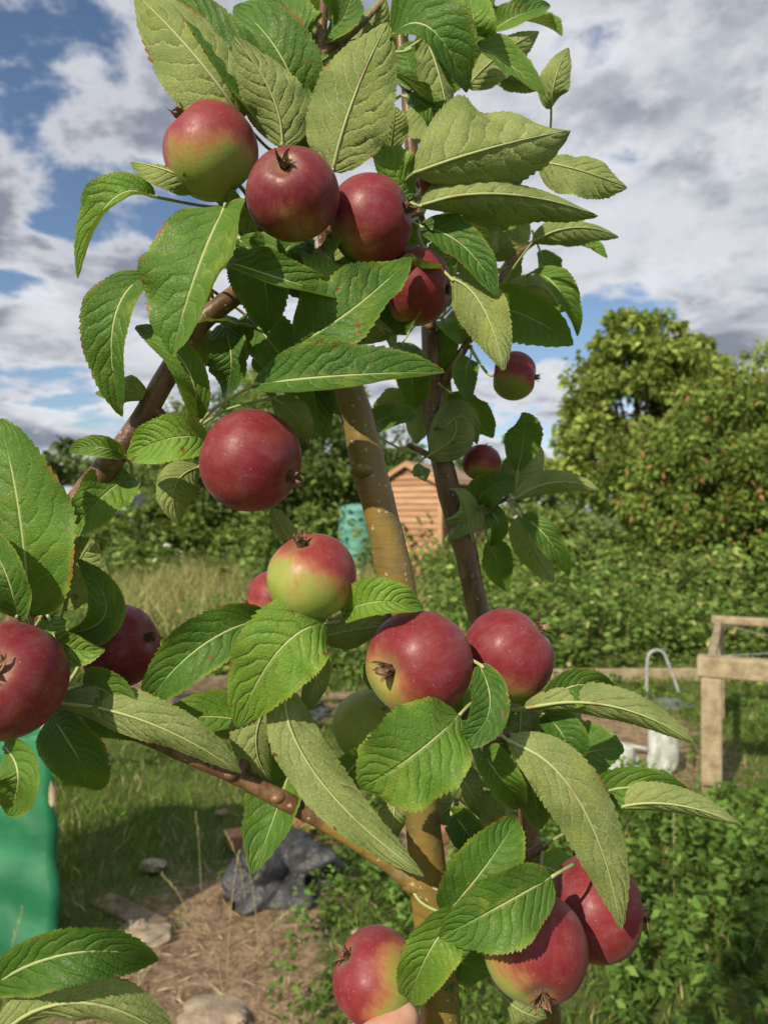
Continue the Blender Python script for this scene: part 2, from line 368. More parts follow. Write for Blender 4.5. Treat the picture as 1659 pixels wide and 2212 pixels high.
LV=[
((525,262),(425,125),(292,-15),98,10,14,U,.405,.0),
((600,300),(500,120),(375,-30),62,35,20,T,.412,0),
((612,318),(585,200),(503,78),72,22,14,U,.400,0),
((650,240),(600,110),(508,12),75,15,20,T,.425,.1),
((718,372),(765,210),(838,48),95,10,10,U,.398,0),
((846,78),(930,62),(1008,200),86,25,25,T,.425,0),
((893,375),(1055,322),(1232,282),135,6,60,U,.395,0),
((905,445),(1085,420),(1292,466),92,20,75,U,.402,0),
((1165,350),(1250,368),(1354,405),52,15,15,U,.46,.2),
((1150,523),(1240,492),(1336,512),38,15,45,U,.56,.2),
((1190,235),(1200,165),(1228,103),36,20,15,U,.57,0),
((1055,75),(1115,35),(1188,12),34,20,25,T,.57,.3),
((1008,188),(1080,118),(1164,68),44,20,20,U,.56,0),
((1015,95),(1022,40),(1000,-30),44,20,25,T,.50,.6),
((1000,175),(1060,140),(1075,120),30,20,20,T,.58,0),
((893,422),(850,370),(805,305),58,30,10,T,.418,.75),
((842,330),(850,270),(855,230),34,20,10,U,.45,.2),
((434,402),(360,368),(283,350),42,20,30,U,.41,.1),
((335,425),(235,440),(170,602),58,45,10,T,.412,.6),
((487,445),(425,590),(372,767),132,44,0,T,.388,.28),
((322,592),(246,700),(265,900),68,35,10,T,.415,.10),
((315,868),(265,840),(207,848),36,20,20,U,.425,.2),
((428,905),(395,780),(293,707),42,45,20,T,.40,.3),
((515,515),(570,600),(575,718),72,20,20,T,.418,0),
((640,520),(600,560),(560,620),70,20,20,T,.428,0),
((472,560),(600,600),(766,652),52,20,50,T,.395,.1),
((640,745),(760,670),(888,555),88,15,25,T,.392,-.0),
((548,832),(735,812),(962,804),82,8,50,T,.383,.0),
((680,540),(715,560),(732,585),55,20,20,T,.42,.95),
((910,490),(1005,535),(1072,640),48,25,25,T,.418,0),
((972,600),(1040,660),(1088,800),62,15,35,U,.415,.0),
((1150,588),(1210,630),(1246,726),34,30,40,T,.56,.3),
((1085,660),(1150,615),(1206,662),38,20,30,U,.575,0),
((450,948),(365,948),(275,985),56,20,20,T,.395,.85),
((432,1008),(380,1050),(386,1132),52,25,10,U,.42,0),
((268,985),(210,965),(150,975),24,20,20,T,.42,.3),
((285,1030),(220,1075),(150,1160),58,20,25,T,.435,.5),
((62,1330),(45,1120),(0,905),122,10,12,T,.375,.32),
((40,1335),(10,1230),(-40,1150),62,20,25,T,.365,0),
((140,1370),(230,1320),(170,1208),52,60,20,T,.41,.05),
((105,1340),(100,1260),(130,1200),50,20,20,T,.43,.0),
((108,1338),(140,1395),(228,1402),48,20,25,T,.392,.75),
((122,1518),(320,1560),(522,1670),54,12,26,U,.392,.1),
((578,1335),(430,1400),(313,1530),64,22,25,T,.405,.05),
((706,1345),(600,1410),(512,1572),92,10,6,T,.385,.75),
((612,1470),(680,1670),(915,1892),60,25,12,U,.388,.05),
((622,1465),(555,1580),(585,1690),62,20,20,U,.418,0),
((692,1400),(680,1480),(650,1546),30,20,30,U,.412,.3),
((690,1378),(765,1360),(850,1350),46,20,30,U,.425,0),
((742,1325),(820,1300),(914,1314),52,10,50,T,.395,.85),
((992,1545),(890,1635),(778,1702),104,10,8,T,.365,.5),
((1035,1435),(1055,1540),(985,1612),46,30,20,T,.375,0),
((1130,1530),(1320,1525),(1500,1607),48,22,45,U,.40,.1),
((1180,1532),(1245,1480),(1332,1505),42,20,20,T,.415,.15),
((1095,1598),(1250,1730),(1342,2008),72,22,10,U,.375,.1),
((1292,1760),(1430,1735),(1600,1782),40,20,45,U,.41,.1),
((1275,1725),(1370,1700),(1500,1722),44,10,20,T,.42,.25),
((1190,1895),(1075,1960),(948,2025),78,20,12,T,.363,.18),
((962,1975),(1050,1870),(1115,1765),72,12,40,T,.385,.0),
((990,1975),(925,2060),(880,2172),60,25,15,T,.375,.5),
((1040,1620),(1080,1680),(1128,1742),46,25,40,T,.40,.4),
((1170,1540),(1220,1600),(1215,1668),46,20,20,T,.42,0),
((1130,1600),(1150,1700),(1170,1790),46,20,20,T,.43,.1),
((975,1660),(1010,1700),(1038,1765),40,20,20,U,.42,.1),
((975,1755),(1010,1800),(1050,1865),38,20,20,T,.425,0),
((850,1700),(850,1770),(835,1830),34,20,20,U,.425,.1),
((790,1630),(745,1680),(720,1745),40,20,20,T,.43,.3),
((-30,2140),(150,2060),(342,2074),60,15,30,T,.33,0),
((-20,2250),(180,2165),(400,2270),60,15,30,U,.33,.1),
((12,1612),(40,1680),(15,1758),55,20,20,T,.37,.45),
((110,1540),(160,1620),(216,1706),68,20,20,T,.41,0),
((185,1490),(250,1540),(312,1600),62,15,20,T,.42,.0),
((180,1480),(240,1500),(290,1560),50,20,20,T,.40,.1),
((640,1190),(610,1140),(588,1098),22,20,20,U,.43,0),
((1080,2140),(1120,2180),(1180,2200),50,20,20,U,.44,.4),
((960,2060),(1000,2080),(1055,2110),55,20,20,T,.43,0),
((660,230),(700,200),(720,130),50,20,20,T,.445,0),
((700,80),(740,40),(760,-20),50,20,20,T,.445,.2),
((745,90),(800,60),(830,-10),40,20,20,U,.45,0),
((690,110),(640,60),(610,-30),60,20,20,T,.44,.1),
((870,60),(930,20),(1000,-20),50,20,20,T,.45,.5),
((655,300),(640,260),(660,180),50,20,20,T,.43,0),
((590,860),(640,900),(665,960),36,20,20,U,.45,0),
((480,700),(500,780),(480,860),46,20,20,T,.45,0),
((530,680),(600,760),(640,840),60,20,20,T,.45,.0),
((840,560),(860,640),(850,720),60,20,20,T,.44,0),
((1125,1115),(1180,1160),(1230,1242),30,20,20,T,.56,0),
((1110,1078),(1200,1042),(1294,1060),30,15,40,U,.57,.1),
((1075,1062),(1130,1010),(1160,948),46,20,20,U,.6,0),
((1030,1095),(1050,1060),(1110,1030),40,20,20,T,.6,.3),
((925,985),(985,930),(950,868),50,20,20,U,.58,0),
((930,985),(990,900),(1030,960),42,20,20,U,.585,0),
((905,1000),(912,1020),(918,1040),20,20,20,U,.58,0),
((1000,600),(1030,520),(1060,450),50,20,20,U,.6,.0),
((1060,560),(1110,500),(1120,450),40,20,20,U,.61,.2),
((960,690),(985,700),(1000,740),40,20,20,T,.6,.6),
((870,740),(890,820),(900,880),40,20,20,T,.58,0),
((800,930),(840,900),(900,900),30,20,20,T,.56,0),
((1040,1090),(1075,1130),(1060,1180),22,20,20,T,.60,.2),
((880,210),(930,240),(945,300),36,20,20,T,.50,.1),
]
leaves=MB(); leaves2=MB()
for i,(b,m_,t,hw,aL,aR,sd,d,br) in enumerate(LV):
    bk=d>.5
    r=random.Random(i*13+5)
    dm=d-(.012 if sd=='T' else .007)*r.uniform(.5,1.7); dt=d+r.uniform(-.014,.020)
    B=S(*b,d+.004);Mi=S(*m_,dm);Tp=S(*t,dt)
    nds=ND2 if bk else ND
    nd=min(nds,key=lambda q:(q-B).length)
    sc_=d/F
    tint=(max(0,br+r.uniform(-.05,.08)),r.choice([0,.1,.25,.4,.7]) if br<.5 else .4,r.random())
    leaf(leaves2 if bk else leaves,B,Mi,Tp,hw*sc_,aL,aR,sd,tint,node=nd)
def rleaf(mb,node,L,wide=.3,br=None,spread=1.0,up=.2):
    dr=Vector((random.gauss(0,1)*spread,random.gauss(0,.7)*spread,random.gauss(up,.8))).normalized()
    B=node+dr*random.uniform(.008,.02)
    Tp=B+dr*L+Vector((0,0,-.25*L*random.random()))
    Mi=(B+Tp)/2+Vector((random.gauss(0,.05),random.gauss(0,.05),.10))*L
    nv=Vector((random.gauss(-.2,.6),-1+random.gauss(0,.6),random.gauss(.6,.6)))
    leaf(mb,B,Mi,Tp,L*wide*random.uniform(.8,1.1),random.uniform(5,35),random.uniform(5,35),random.choice('TTU'),(random.uniform(0,.6) if br is None else br,random.choice([0,0,.5]),random.random()),NU=44,NV=8,node=node,nv=nv)
for q,k in zip(ND2,(4,3,3,2,0,4,4,4,4,2,3,5,5,2,3)):
    for _ in range(k): rleaf(leaves2,q+Vector((random.gauss(0,.006),random.gauss(0,.006),random.gauss(0,.01))),random.uniform(.040,.06))
for (u,v,d,k) in ((560,600,.46,4),(660,740,.46,4),(790,690,.47,4),(850,780,.5,2),(700,110,.46,4),(820,120,.47,3),(930,90,.5,4),(880,560,.48,3),(1000,500,.52,4),(960,620,.5,3),(90,1400,.44,3),(640,1560,.45,2),(1010,1580,.46,4),(1090,1700,.46,4),(1140,1760,.47,2),(620,760,.48,3),(930,10,.5,3),(1080,480,.6,3),(560,700,.47,3)):
    for _ in range(k): rleaf(leaves,S(u+random.gauss(0,25),v+random.gauss(0,25),d+random.gauss(0,.008)),random.uniform(.045,.068),br=random.uniform(0,.4))
par(leaves.obj('leaves',[LEAF,PET]),tree)
par(leaves2.obj('leaves',[LEAF,PET]),tree2)
# ---------------------------------------------------------------- apples
def apple(u,v,d,rx,axis,gdir,gam,dark=.5,asp=.93):
    c=S(u,v,d); R=rx*d/F; ax=Vector(axis).normalized(); gd=np.array(Vector(gdir).normalized())
    q=ax.to_track_quat('Z','Y').to_matrix(); A=np.array(q)
    mbx=MB(); n1,n2=64,44; V=[];UV=[];col=[]
    p1,p2=random.uniform(0,6),random.uniform(0,6)
    for i in range(n2+1):
        th=math.pi*i/n2
        for j in range(n1+1):
            ph=2*math.pi*j/n1
            lump=1+.012*math.sin(5*ph+p1)*(math.exp(-((th-.5)/.6)**2)*1.6+.3)+.020*math.sin(2*ph+p2)
            x=math.sin(th)*math.cos(ph)*lump; y=math.sin(th)*math.sin(ph)*lump
            z=math.cos(th)*asp-.15*math.exp(-(th/.26)**2)+.26*math.exp(-((math.pi-th)/.34)**2)
            z+=.02*math.sin(th*2)
            w=A@np.array([x,y,z]); V.append(w*R+np.array(c)); UV.append((j/n1,i/n2))
            dt=float(nrm(w)@gd); e=1-2*gam
            s=max(0,min(1,(dt-(e-.85))/1.5)); s=s*s*(3-2*s)
            cal=math.exp(-(th/.24)**2)
            stem=math.exp(-((math.pi-th)/.4)**2)
            col.append((max(0,1-s-.35*stem),cal*.9,dark))
    Fc=[];w1=n1+1
    for i in range(n2):
        for j in range(n1): Fc.append([i*w1+j,(i+1)*w1+j,(i+1)*w1+j+1,i*w1+j+1])
    mbx.add(V,Fc,0,UV,col)
    def loc(x,y,z): return Vector(A@np.array([x,y,z]))*R+c
    zc=asp-.15
    for k in range(5):   # sepals
        a=2*math.pi*k/5+p1+random.uniform(-.2,.2); wd=.09; L=random.uniform(.26,.44); pts=[];cur=random.uniform(-.1,1.1); tws=random.uniform(-.9,.9)
        for s in range(6):
            t=s/5; rad=.07+.16*t*(.5+cur*t); z=zc-.01+L*t*(1-.35*t*cur); w=wd*(1-t)**.8*(1+.2*math.sin(t*3))
            tw=a+tws*t*t
            for sg in(-1,0,1):
                pts.append(loc(rad*math.cos(tw)-sg*w*math.sin(tw),rad*math.sin(tw)+sg*w*math.cos(tw),z+abs(sg)*.035))
        Fc=[]
        for s in range(5):
            for g in range(2): Fc.append([s*3+g,(s+1)*3+g,(s+1)*3+g+1,s*3+g+1])
        mbx.add([list(p) for p in pts],Fc,1)
    for k in range(12):
        a=random.uniform(0,6.28); r0=random.uniform(0,.06); r1=r0+random.uniform(0,.07); h=random.uniform(.10,.2)
        tube(mbx,[loc(r0*math.cos(a),r0*math.sin(a),zc-.03),loc(r1*math.cos(a),r1*math.sin(a),zc+h*.6),loc(r1*1.3*math.cos(a),r1*1.3*math.sin(a),zc+h)],[.0004,.0003,.0004],5,2,1)
    nds=ND2 if d>.5 else ND
    s0=loc(0,0,-asp+.30); s1=loc(0,0,-asp-.12); nd=min(nds,key=lambda q:(q-s1).length)
    if (nd-s1).length<.07: tube(mbx,[s0,s1,(s1+nd)/2+Vector((0,.004,0)),nd],[.0012,.0012,.0012,.0016],8,5,2)
    else: 
        e=s1+(s1-s0)*.8+Vector((0,.004,.003)); tube(mbx,[s0,s1,e],[.0012,.0012,.0016],8,5,2)
    return mbx.obj('apple',[SKIN,CALYX,PET],'blush')
AP=[
(457,328,.412,104,(-.6,-.5,.63),(.15,-.2,-1),.30,.15),
(633,421,.383,99,(-.08,-.93,.33),(.1,-.1,-1),.04,.9),
(800,476,.412,96,(.92,-.32,.2),(-.5,-.1,-.7),.06,.6),
(897,620,.436,84,(.93,-.25,-.15),(-.3,.2,-1),.06,.6),
(543,995,.392,113,(.93,-.22,-.36),(-.4,.5,-.8),.0,.65),
(674,1246,.395,97,(-.22,-.42,.87),(-.45,-.35,-.75),.46,.1),
(592,1296,.442,64,(-.95,-.2,-.1),(-.1,-.1,-1),.35,.2),
(905,1432,.39,116,(-.66,-.75,.0),(-.8,-.25,-.5),.13,.6),
(1098,1414,.421,99,(.72,-.12,.66),(-.1,-.2,-1),.10,.6),
(800,1570,.44,80,(-.5,.3,-.8),(0,-1,-.2),.66,.3),
(258,1395,.432,88,(.93,-.25,.3),(-.4,0,-.8),.03,.8),
(12,1470,.365,128,(.22,-.85,.4),(-.3,.1,-1),.08,.7),
(812,2108,.402,96,(-.78,-.15,.62),(.9,-.4,-.2),.28,.4),
(1156,2046,.383,113,(-.06,-.82,-.48),(-.7,-.2,-.7),.20,.7),
(1285,1960,.427,106,(.98,-.12,-.05),(-.1,.2,-1),.10,.5),
(1110,812,.585,52,(.96,-.2,-.1),(-.3,-.2,-.9),.25,.4),
(1040,1000,.6,42,(.3,.3,.9),(0,-.2,-1),.28,.6),
(905,262,.6,34,(.2,-.1,.95),(0,0,-1),.05,.6),
(942,380,.47,52,(.9,0,.2),(0,0,-1),.05,.7),
(438,750,.455,42,(.2,.3,-.9),(0,-1,0),.9,.2),
(755,600,.45,36,(.2,-.3,-.9),(0,-1,0),.95,.2),
(1060,1025,.63,34,(.3,.2,-.9),(0,-1,0),.9,.2),
]
for a in AP: apple(*a)
# ---------------------------------------------------------------- hand holding the stem
m,nt,out=newmat('skin_mat'); oc=objc(nt)
principled(nt,out,MX(nt,MR(nt,NZ(nt,oc,60,4),.3,.7),C(.52,.27,.19),C(.66,.38,.29)),.5,NZ(nt,oc,500,4),.35,.0006,.4,extra={'Subsurface Weight':.15,'Subsurface Radius':(.01,.004,.002),'Subsurface Scale':.3})
HM=m
hv=[];he=[];hr=[]
def hp(u,v,d,r): hv.append(S(u,v,d)); hr.append(r); return len(hv)-1
def chain(a,l):
    for x in l:
        b=hp(*x); he.append((a,b)); a=b
    return a
wr=hp(430,2600,.36,.026)
fa=hp(330,2950,.27,.032); he.append((wr,fa)); fb=hp(250,3500,.19,.038); he.append((fa,fb))
pm=hp(520,2480,.395,.024); he.append((wr,pm))
chain(pm,[(600,2370,.415,.015),(680,2290,.43,.0092),(775,2240,.438,.0085),(860,2215,.442,.0080),(925,2215,.447,.0068)])
chain(pm,[(620,2440,.42,.014),(730,2370,.437,.0094),(850,2330,.448,.0088),(950,2320,.45,.0082),(1020,2330,.438,.007)])
chain(pm,[(610,2510,.42,.014),(730,2450,.435,.0092),(850,2420,.447,.0085),(950,2415,.45,.008),(1015,2430,.44,.0068)])
chain(pm,[(590,2570,.41,.012),(700,2540,.425,.0080),(800,2515,.438,.0072),(890,2505,.445,.0068),(950,2510,.442,.006)])
chain(pm,[(580,2420,.378,.015),(690,2330,.368,.0105),(800,2255,.372,.0098),(868,2200,.385,.0092),(895,2180,.391,.0078)])
me=bpy.data.meshes.new('hand'); me.from_pydata([list(p) for p in hv],he,[])
ho=bpy.data.objects.new('hand',me); sc.collection.objects.link(ho)
sk=ho.modifiers.new('skin','SKIN')
for i,r in enumerate(hr): me.skin_vertices[0].data[i].radius=(r,r)
me.skin_vertices[0].data[0].use_root=True
sk.use_smooth_shade=True
sb=ho.modifiers.new('sub','SUBSURF'); sb.levels=2; sb.render_levels=2
me.materials.append(HM)
# ---------------------------------------------------------------- ground
def gz(x,y):
    return .02*np.sin(x*2.1+.5)*np.cos(y*1.7)+.012*np.sin(x*5.3+y*3.1)+.008*np.sin(y*7.7-x*4)
def blob(x,y,cx,cy,rx,ry): return np.clip(1.3-np.sqrt(((x-cx)/rx)**2+((y-cy)/ry)**2),0,1)
def soilm(x,y):
    s=blob(x,y,-.60,2.3,.45,.9)
    s=np.maximum(s,blob(x,y,-.35,3.1,.25,.4)); s=np.maximum(s,blob(x,y,1.25,4.9,1.0,1.2)); s=np.maximum(s,blob(x,y,-1.3,5.6,1.2,.8))
    s=np.maximum(s,blob(x,y,.2,3.7,.4,.6)); s=np.maximum(s,blob(x,y,.6,5.2,.9,.9)); return s
xs=np.concatenate([-np.geomspace(7,400,26)[::-1],np.arange(-6.5,6.51,.08),np.geomspace(7,400,26)])
ys=np.concatenate([[-60,-20,-6,-2,0],np.arange(.8,11,.08),np.geomspace(11.3,600,34)])
X,Y=np.meshgrid(xs,ys); Z=gz(X,Y)*np.clip((12-Y)/4,0,1)*np.clip((8-abs(X))/3,0,1)
so=soilm(X,Y); Z=Z+rng.normal(0,.007,Z.shape)*so
V=np.stack([X,Y,Z],-1).reshape(-1,3); nx,ny=len(xs),len(ys)
idx=np.arange(nx*ny).reshape(ny,nx)
Fc=np.stack([idx[:-1,:-1],idx[:-1,1:],idx[1:,1:],idx[1:,:-1]],-1).reshape(-1,4)
g=MB(); g.add(V,Fc.tolist(),0,None,np.stack([so,so*0,so*0],-1).reshape(-1,3))
m,nt,out=newmat('ground_mat'); oc=objc(nt); _,r,_,_=attr(nt,'tint')
n1=NZ(nt,oc,2.2,6,.65); n2=NZ(nt,oc,18,6,.7); n3=NZ(nt,oc,70,4,.7)
so_=MR(nt,M(nt,'ADD',r,M(nt,'MULTIPLY',M(nt,'SUBTRACT',n2,.5),.8)),.25,.55)
soil=MX(nt,MR(nt,n2,.3,.7),C(.14,.085,.05),C(.38,.27,.17)); soil=MX(nt,MR(nt,n3,.52,.72),soil,C(.52,.42,.27))
gr=MX(nt,MR(nt,n1,.35,.65),C(.065,.10,.022),C(.13,.15,.045)); gr=MX(nt,MR(nt,n2,.5,.8),gr,C(.16,.12,.06))
principled(nt,out,MX(nt,so_,gr,soil),.95,M(nt,'ADD',n2,M(nt,'MULTIPLY',n3,.5)),.8,.03,.15)
g.obj('ground',[m])
def greens(n,a,b,var=.35,c=None,pc=0):
    t=rng.random((n,1)); col=np.array(a)*(1-t)+np.array(b)*t
    col=col*(1+rng.uniform(-var,var,(n,1)))
    if c is not None:
        k=rng.random(n)<pc; col[k]=np.array(c)*(1+rng.uniform(-.25,.25,(k.sum(),1)))
    return col
def grass(name,n,x0,x1,y0,y1,h,w,a,b,straw=.08,mask=None,power=1.0,lean=.35):
    x=rng.uniform(x0,x1,n); y=y0+(y1-y0)*rng.random(n)**power
    pat=.5+.5*np.sin(x*1.9+np.sin(y*1.3)*2)*np.cos(y*1.6+1)
    keep=rng.random(n)<(.45+.55*pat)
    if mask is not None: keep&=rng.random(n)>mask(x,y)*1.2
    x,y,pat=x[keep],y[keep],pat[keep]; k=len(x)
    base=np.stack([x,y,gz(x,y)*np.clip((12-y)/4,0,1)*np.clip((8-abs(x))/3,0,1)-.005],-1)
    dr=nrm(np.stack([rng.normal(0,lean,k),rng.normal(0,lean,k),np.ones(k)],-1))
    L=h*rng.uniform(.4,1.3,k)*(.6+.7*pat); W=w*rng.uniform(.6,1.4,k)
    bend=np.stack([rng.normal(0,.2,k),rng.normal(0,.2,k),-.15*rng.random(k)],-1)*L[:,None]
    return quads_obj(name,blades(base,dr,L,W,bend),FOL,greens(k,a,b,.35,(.46,.40,.19),straw))
grass('grass',95000,-3.2,3.4,1.5,7.5,.085,.006,(.08,.16,.022),(.18,.27,.05),.12,soilm,1.2)
grass('long_dry_grass',20000,-7,.4,7.5,15,.62,.014,(.20,.23,.07),(.38,.38,.15),.32,None,1.0,.28)
grass('meadow_grass',45000,-14,14,8,30,.40,.03,(.14,.21,.05),(.28,.34,.11),.18,None,1.3,.4)
n=14000; x=rng.uniform(-2.2,2.3,n); y=rng.uniform(1.9,6.4,n); k=rng.random(n)<soilm(x,y); x,y=x[k],y[k]; n=len(x)
a=rng.uniform(0,6.28,n); dr=nrm(np.stack([np.cos(a),np.sin(a),rng.normal(.05,.12,n)],-1))
quads_obj('straw_litter',blades(np.stack([x,y,gz(x,y)+.008],-1),dr,rng.uniform(.02,.10,n),rng.uniform(.002,.006,n)),FOL,greens(n,(.30,.22,.12),(.62,.50,.32)))
def weeds(name,npl,x0,x1,y0,y1,h,ls,a,b,per=28,mask=None,c=None,pc=0):
    x=rng.uniform(x0,x1,npl); y=rng.uniform(y0,y1,npl)
    if mask is not None:
        k=rng.random(npl)>mask(x,y)*1.2; x,y=x[k],y[k]
    n=len(x); H=h*rng.uniform(.35,1.4,n)*(.55+.8*np.sin(x*1.7+y*.9)**2)
    tone=np.repeat(rng.uniform(.6,1.35,n),per)
    X=np.repeat(x,per);Y=np.repeat(y,per);HH=np.repeat(H,per); m_=n*per
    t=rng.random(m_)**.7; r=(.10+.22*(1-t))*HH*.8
    an=rng.uniform(0,6.28,m_)
    P=np.stack([X+np.cos(an)*r*rng.random(m_),Y+np.sin(an)*r*rng.random(m_),t*HH],-1)
    dr=nrm(np.stack([np.cos(an),np.sin(an),rng.normal(.25,.4,m_)],-1))
    L=ls*rng.uniform(.5,1.4,m_)
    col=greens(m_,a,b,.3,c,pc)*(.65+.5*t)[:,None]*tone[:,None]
    bend=np.zeros((m_,3)); bend[:,2]=-.25*L
    return quads_obj(name,blades(P,dr,L,L*.55,bend),FOL,col)
weeds('weeds',420,.45,3.2,2.1,3.9,.20,.042,(.075,.155,.025),(.17,.27,.06),40)
weeds('weeds',90,-.30,.5,2.1,3.0,.15,.03,(.08,.16,.025),(.17,.27,.06),26)
weeds('weeds',260,-.5,.8,2.9,4.4,.12,.035,(.08,.16,.025),(.18,.28,.06),25)
weeds('weeds',500,-3.5,3.5,4.2,7.0,.14,.045,(.08,.16,.025),(.18,.27,.06),24,soilm)
weeds('nettle_bed',1000,.6,7.5,6.9,11.5,.68,.085,(.105,.19,.035),(.22,.32,.08),46,None,(.48,.46,.18),.05)
weeds('nettle_bed',500,-4.5,.8,6.4,9.0,.34,.07,(.105,.19,.035),(.22,.32,.08),34,None,(.45,.42,.18),.05)
weeds('nettle_bed',800,-9,12,12,19,.95,.14,(.105,.19,.04),(.24,.32,.09),36,None,(.7,.7,.6),.012)
# ---------------------------------------------------------------- trees and hedges
def crown(cs,nleaf,ls,a,b,c=None,pc=0,clump=.38,gap=1.0):
    """cs list of ellipsoids (cx,cy,cz,rx,ry,rz,weight)"""
    Ps=[];cols=[];Ds=[]
    wt=np.array([q[6] for q in cs],float); wt/=wt.sum()
    for q,w in zip(cs,wt):
        nl=int(nleaf*w); K=max(6,int(nl/90))
        d=nrm(rng.normal(size=(K,3))); rr=rng.uniform(.40,1.16,K)**.6
        cen=np.array(q[:3])+d*np.array(q[3:6])*rr[:,None]
        cr=clump*np.mean(q[3:6])*rng.uniform(.35,1.2,K)
        bri=rng.uniform(.55,1.3,K)
        k=rng.integers(0,K,nl)
        off=rng.normal(size=(nl,3))*np.array([1,1,.62])
        off=off/np.maximum(1,np.linalg.norm(off,axis=1,keepdims=True)/1.5)
        P=cen[k]+off*(cr[k]*.6)[:,None]
        dr=nrm(off*.7+rng.normal(size=(nl,3))*.8+np.array([0,-.1,.05]))
        Ps.append(P);Ds.append(dr)
        cols.append(greens(nl,a,b,.28,c,pc)*bri[k][:,None])
    P=np.concatenate(Ps);D=np.concatenate(Ds);col=np.concatenate(cols)
    k=P[:,2]>.05; P,D,col=P[k],D[k],col[k]
    L=ls*rng.uniform(.6,1.4,len(P)); bend=np.zeros((len(P),3)); bend[:,2]=-.2*L
    return blades(P,D,L,L*.6,bend),np.minimum(col,.6)
def bgtree(name,cs,nleaf,ls,a,b,trunk=None,**kw):
    e=empty(name,(cs[0][0],cs[0][1],0))
    V,col=crown(cs,nleaf,ls,a,b,**kw)
    par(quads_obj('crown',V,FOL,col),e)
    t=MB(); bx,by=cs[0][0],cs[0][1]
    tr=trunk or .10
    tube(t,[Vector((bx,by,-.05)),Vector((bx+.05,by,cs[0][2]*.5)),Vector((bx,by,cs[0][2]))],[tr*1.3,tr,tr*.5],10,5,0,noise=.1)
    for q in cs:
        for _ in range(5):
            s=Vector((bx,by,q[2]*random.uniform(.3,.6))); e2=Vector(q[:3])+Vector([random.uniform(-.8,.8)*q[3+i] for i in range(3)])
            tube(t,[s,(s+e2)/2+Vector((0,0,-.1)),e2],[tr*.5,tr*.35,tr*.08],6,4,0)
    par(t.obj('trunk_and_limbs',[BARKD]),e); return e
bgtree('sycamore_tree',[(5.2,14.5,3.6,1.5,1.5,1.4,3),(4.0,14,2.7,.8,.8,1.1,1),(6.2,14.8,3.1,1.2,1.2,1.3,2),(4.9,14.3,4.7,.9,.8,.6,1.2),(5.9,14.5,4.3,.7,.8,.6,1.0),(7.9,14.5,2.9,1.2,1.2,1.8,2)],32000,.15,(.18,.25,.045),(.37,.44,.11),clump=.27)
bgtree('hawthorn_bush',[(5.4,10.5,2.0,1.5,1.3,1.3,3),(4.6,10.4,1.3,1.1,1.1,1.2,2),(6.6,10,1.8,1.4,1.2,1.7,2),(4.2,11.5,2.1,.8,.9,.8,1.2)],44000,.085,(.11,.19,.035),(.27,.35,.075),c=(.42,.20,.09),pc=.06,clump=.25)
bgtree('ash_tree',[(-3.2,17,2.3,2.0,1.5,1.8,3),(-1.4,16.5,2.6,1.3,1.2,1.9,2.2),(-.2,17,1.9,1.2,1.2,1.5,1.5)],32000,.13,(.085,.15,.035),(.21,.28,.075),clump=.27)
bgtree('willow_tree',[(-5.2,19,2.2,1.5,1.3,1.7,2),(-3.0,19.5,3.4,1.3,1.2,1.9,2)],14000,.17,(.16,.23,.06),(.30,.38,.12),clump=.28)
V,col=crown([(x,15.5+.6*math.sin(x),.75,1.1,.8,.85,1) for x in np.arange(-10,.2,1.2)]+[(x,13.5+.5*math.sin(x*2),.7+.15*math.sin(x*3),.9,.8,.75,1) for x in np.arange(2.6,8.5,1.1)],42000,.12,(.085,.15,.03),(.22,.28,.065),clump=.30)
quads_obj('hedge',V,FOL,col)
V,col=crown([(2.0,11.5,.55,.7,.6,.5,1),(3.0,12.3,.8,.8,.6,.7,1),(1.3,13,.4,.6,.6,.4,1),(4.0,9.8,.5,.7,.6,.5,1)],14000,.07,(.18,.25,.06),(.34,.41,.13),clump=.34)
quads_obj('shrubs',V,FOL,col)
ff=[(x,40+3*math.sin(x*.7),2.0+1.1*abs(math.sin(x*.37+1))+.6*math.sin(x*1.1),3.0,2.2,2.6+.8*math.sin(x*.9),1) for x in np.arange(-42,45,3.0)]
V,col=crown(ff,48000,.42,(.13,.19,.06),(.25,.32,.12),clump=.3)
quads_obj('distant_trees',V,FOL,col)
# ---------------------------------------------------------------- shed
m,nt,out=newmat('shed_wood_mat'); oc=objc(nt)
st=N(nt,'ShaderNodeMapping',{'Vector':oc,'Scale':(1,1,9)}).outputs[0]
n1=NZ(nt,st,3,6,.6)
_,r,_,_=attr(nt,'tint')
col=MX(nt,MR(nt,n1,.3,.7),C(.42,.23,.125),C(.58,.36,.21)); col=MX(nt,r,col,C(.36,.19,.10))
principled(nt,out,col,.75,n1,.3,.01,.3); SW=m
FELT=simple('roof_felt_mat',(.26,.17,.12),(.40,.28,.2),9,.9)
DARK=simple('dark_paint_mat',(.018,.02,.018),(.04,.045,.04),6,.7)
shed=empty('garden_shed',(.96,15.0,0))
Wd,Ln,He,Ha=1.45,1.6,2.08,2.44; ang=math.radians(-35)
def shx(p):
    c,s=math.cos(ang),math.sin(ang); x,y,z=p; return (1.08+x*c-y*s,14.0+x*s+y*c,z)
def panel(lst,name):
    b=MB()
    for P8,cv in lst: b.add([shx(p) for p in P8],BF,0,None,np.tile((cv,0,0),(8,1)))
    return par(bevel_obj(b.obj(name,[SW],smooth=False),.003,1),shed)
def bx(x0,x1,y0,y1,z0,z1): return [(x,y,z) for x in(x0,x1) for y in(y0,y1) for z in(z0,z1)]
fr=[];z=.1
